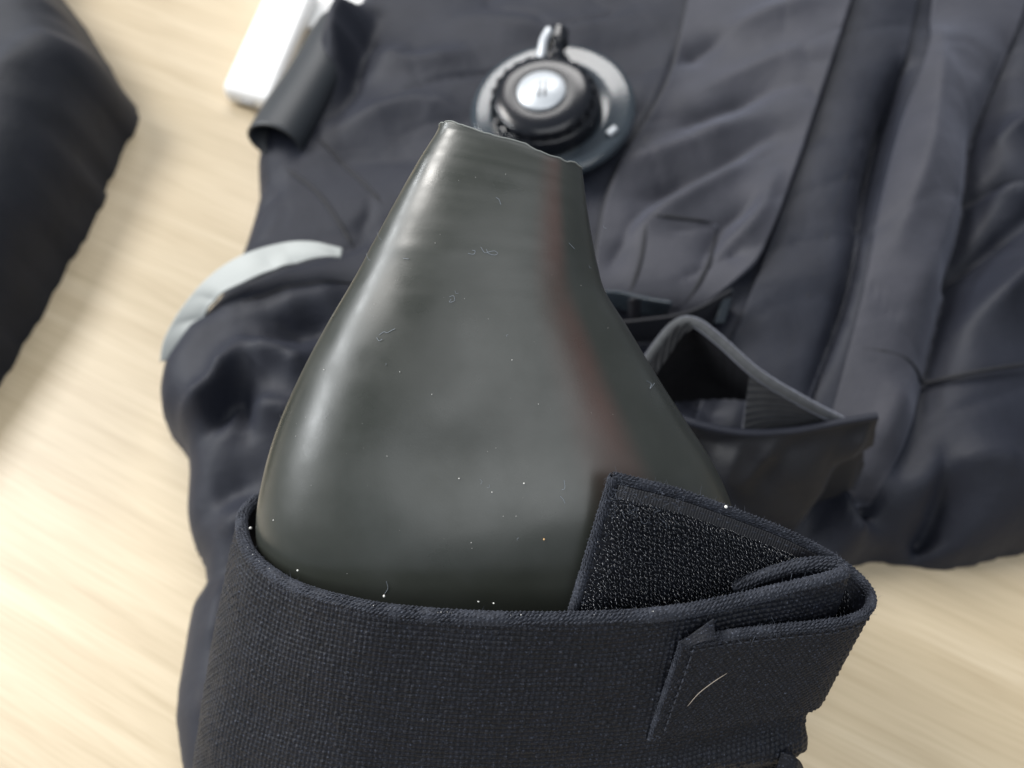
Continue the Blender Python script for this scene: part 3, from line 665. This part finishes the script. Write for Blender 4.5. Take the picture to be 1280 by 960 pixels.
for x, y, r in ((313, 660, 2.6), (372, 713, 2.2), (480, 745, 2.2), (598, 752, 1.6), (617, 754, 1.4)):
    q = project(cuffline); j_ = np.argmin((q[0]-x)**2+(q[1]-y)**2+(q[2] > .222)*1e5); grain(C(x, y, q[2][j_]-.0015), r*.00013)
for k in range(70):
    j_ = random.randrange(len(cuffline)//4, int(len(cuffline)*.8)); grain(cuffline[j_]-DOWN*.0017+B_*random.uniform(-.0004, .0012), random.choice([.00005, .00005, .00007, .00012])*random.uniform(.6, 1.1))
for x, y, r in ((829, 694, 2.2), (905, 632, 3.2)):
    grain(on_mesh(SPm, NB, x, y, .0018), r*.00011)
do = ds.build('dust', M['speck'], None, 'stuff'); do['label'] = 'white dust specks scattered over the latex seal and cuff rim'; do['category'] = 'dust'
V, F = lathe([(.00001, -.00025), (.0002, -.00015), (.00026, 0), (.0002, .00018), (.00001, .00026)], 8)
go = mesh('grit_grain', V+on_seal(680, 674), F, M['gold'])
go['label'] = 'single tan grain of grit low on the seal, just above the cuff'; go['category'] = 'grit'
hp = resample([on_mesh(SPm, -NB, *p, .0013) for p in ((858, 880), (872, 864), (890, 850), (907, 839))], 24)[0]
V, F = tube(hp, .00010, 6, np.interp(np.linspace(0, 1, 24), [0, .2, .8, 1], [.5, 1, 1, .4])); ho = mesh('stray_hair', V, F, M['hair'])
ho['label'] = 'short pale hair lying on the black strap tab of the cuff'; ho['category'] = 'hair'

# ---------------------------------------------------------------- dark cloth bundle at the left
bp = [(-300, -120, .03), (20, -60, .012), (66, -8, .006), (100, 30, .006), (126, 70, .006), (150, 112, .006), (165, 134, .006), (160, 156, .006), (144, 180, .006), (128, 226, .006), (100, 285, .006), (55, 366, .006), (4, 448, .006), (-60, 530, .006), (-160, 620, .01), (-400, 500, .03), (-500, 0, .03)]
bo = np.array([W(*p)[:2] for p in bp]); bo = resample(np.vstack([bo, bo[:1]]), 160)[0][:-1]
bx, by = np.meshgrid(np.arange(bo[:, 0].min()-.01, bo[:, 0].max()+.01, .003), np.arange(bo[:, 1].min()-.01, bo[:, 1].max()+.01, .003))
d = poly_sd(bx, by, bo)+.0015*vnoise(bx/.015, by/.015, 51)
prof = np.sqrt(np.clip(1-(1-np.clip(d/.032, 0, 1))**2, 0, 1))
bz = (.064+.008*fbm(bx/.12, by/.1, 52, 2))*prof+np.clip(d/.03, 0, 1)*.004*(1-np.abs(vnoise((bx+by)/.11, (by-bx)/.06, 55))*2)
bz = np.where(d > 0, bz, np.maximum(d*2.5, -.012))
bo_ = field('cloth_bundle', bx, by, bz, -.008, M['bag'], None)
bo_['label'] = 'rounded dark navy cloth bundle at the left edge of the table'; bo_['category'] = 'garment'

# ---------------------------------------------------------------- white box and paper behind
def prism(name, pts, z0, z1, mt, parent=None, bev=.002):
    n_ = len(pts); V = [(x, y, z0) for x, y in pts]+[(x, y, z1) for x, y in pts]
    F = [list(range(n_))[::-1], list(range(n_, 2*n_))]+[[k, (k+1) % n_, (k+1) % n_+n_, k+n_] for k in range(n_)]
    o = mesh(name, V, F, mt, parent, smooth=False)
    if bev: q = o.modifiers.new('bevel', 'BEVEL'); q.width = bev; q.segments = 4
    return o
a = W(274, 108, .014)[:2]; b2 = W(337, 124, .014)[:2]; ex = (b2-a); L = np.linalg.norm(ex); ex /= L; ey = np.array([-ex[1], ex[0]])
far = W(392, -10, .014)[:2]; ey2 = far-b2; ey2 = ey2/np.linalg.norm(ey2); L2 = .115
wb = prism('white_charger', [a, b2, b2+ey2*L2, a+ey2*L2], .0006, .014, M['white'], None, .0055)
wb['label'] = 'small white rounded plastic box on the table behind the rubber tube'; wb['category'] = 'box'
mid = (a+b2)/2
V, F = tube([np.array([*(mid-ey2*.0003-ex*.004), .007]), np.array([*(mid-ey2*.0003+ex*.004), .007])], .0013, 10); mesh('charging_port', V, F, M['grey'], wb)
pa = W(378, 34, .001)[:2]; pb = W(398, 38, .001)[:2]
pp = prism('paper_sheet', [pa, pb+np.array([.05, -.01]), pb+np.array([.12, .10]), pa+np.array([.01, .12])], .0004, .0020, M['paper'], None, 0)
pp['label'] = 'white paper half hidden behind the suit shoulder'; pp['category'] = 'paper'
bpy.context.view_layer.update()
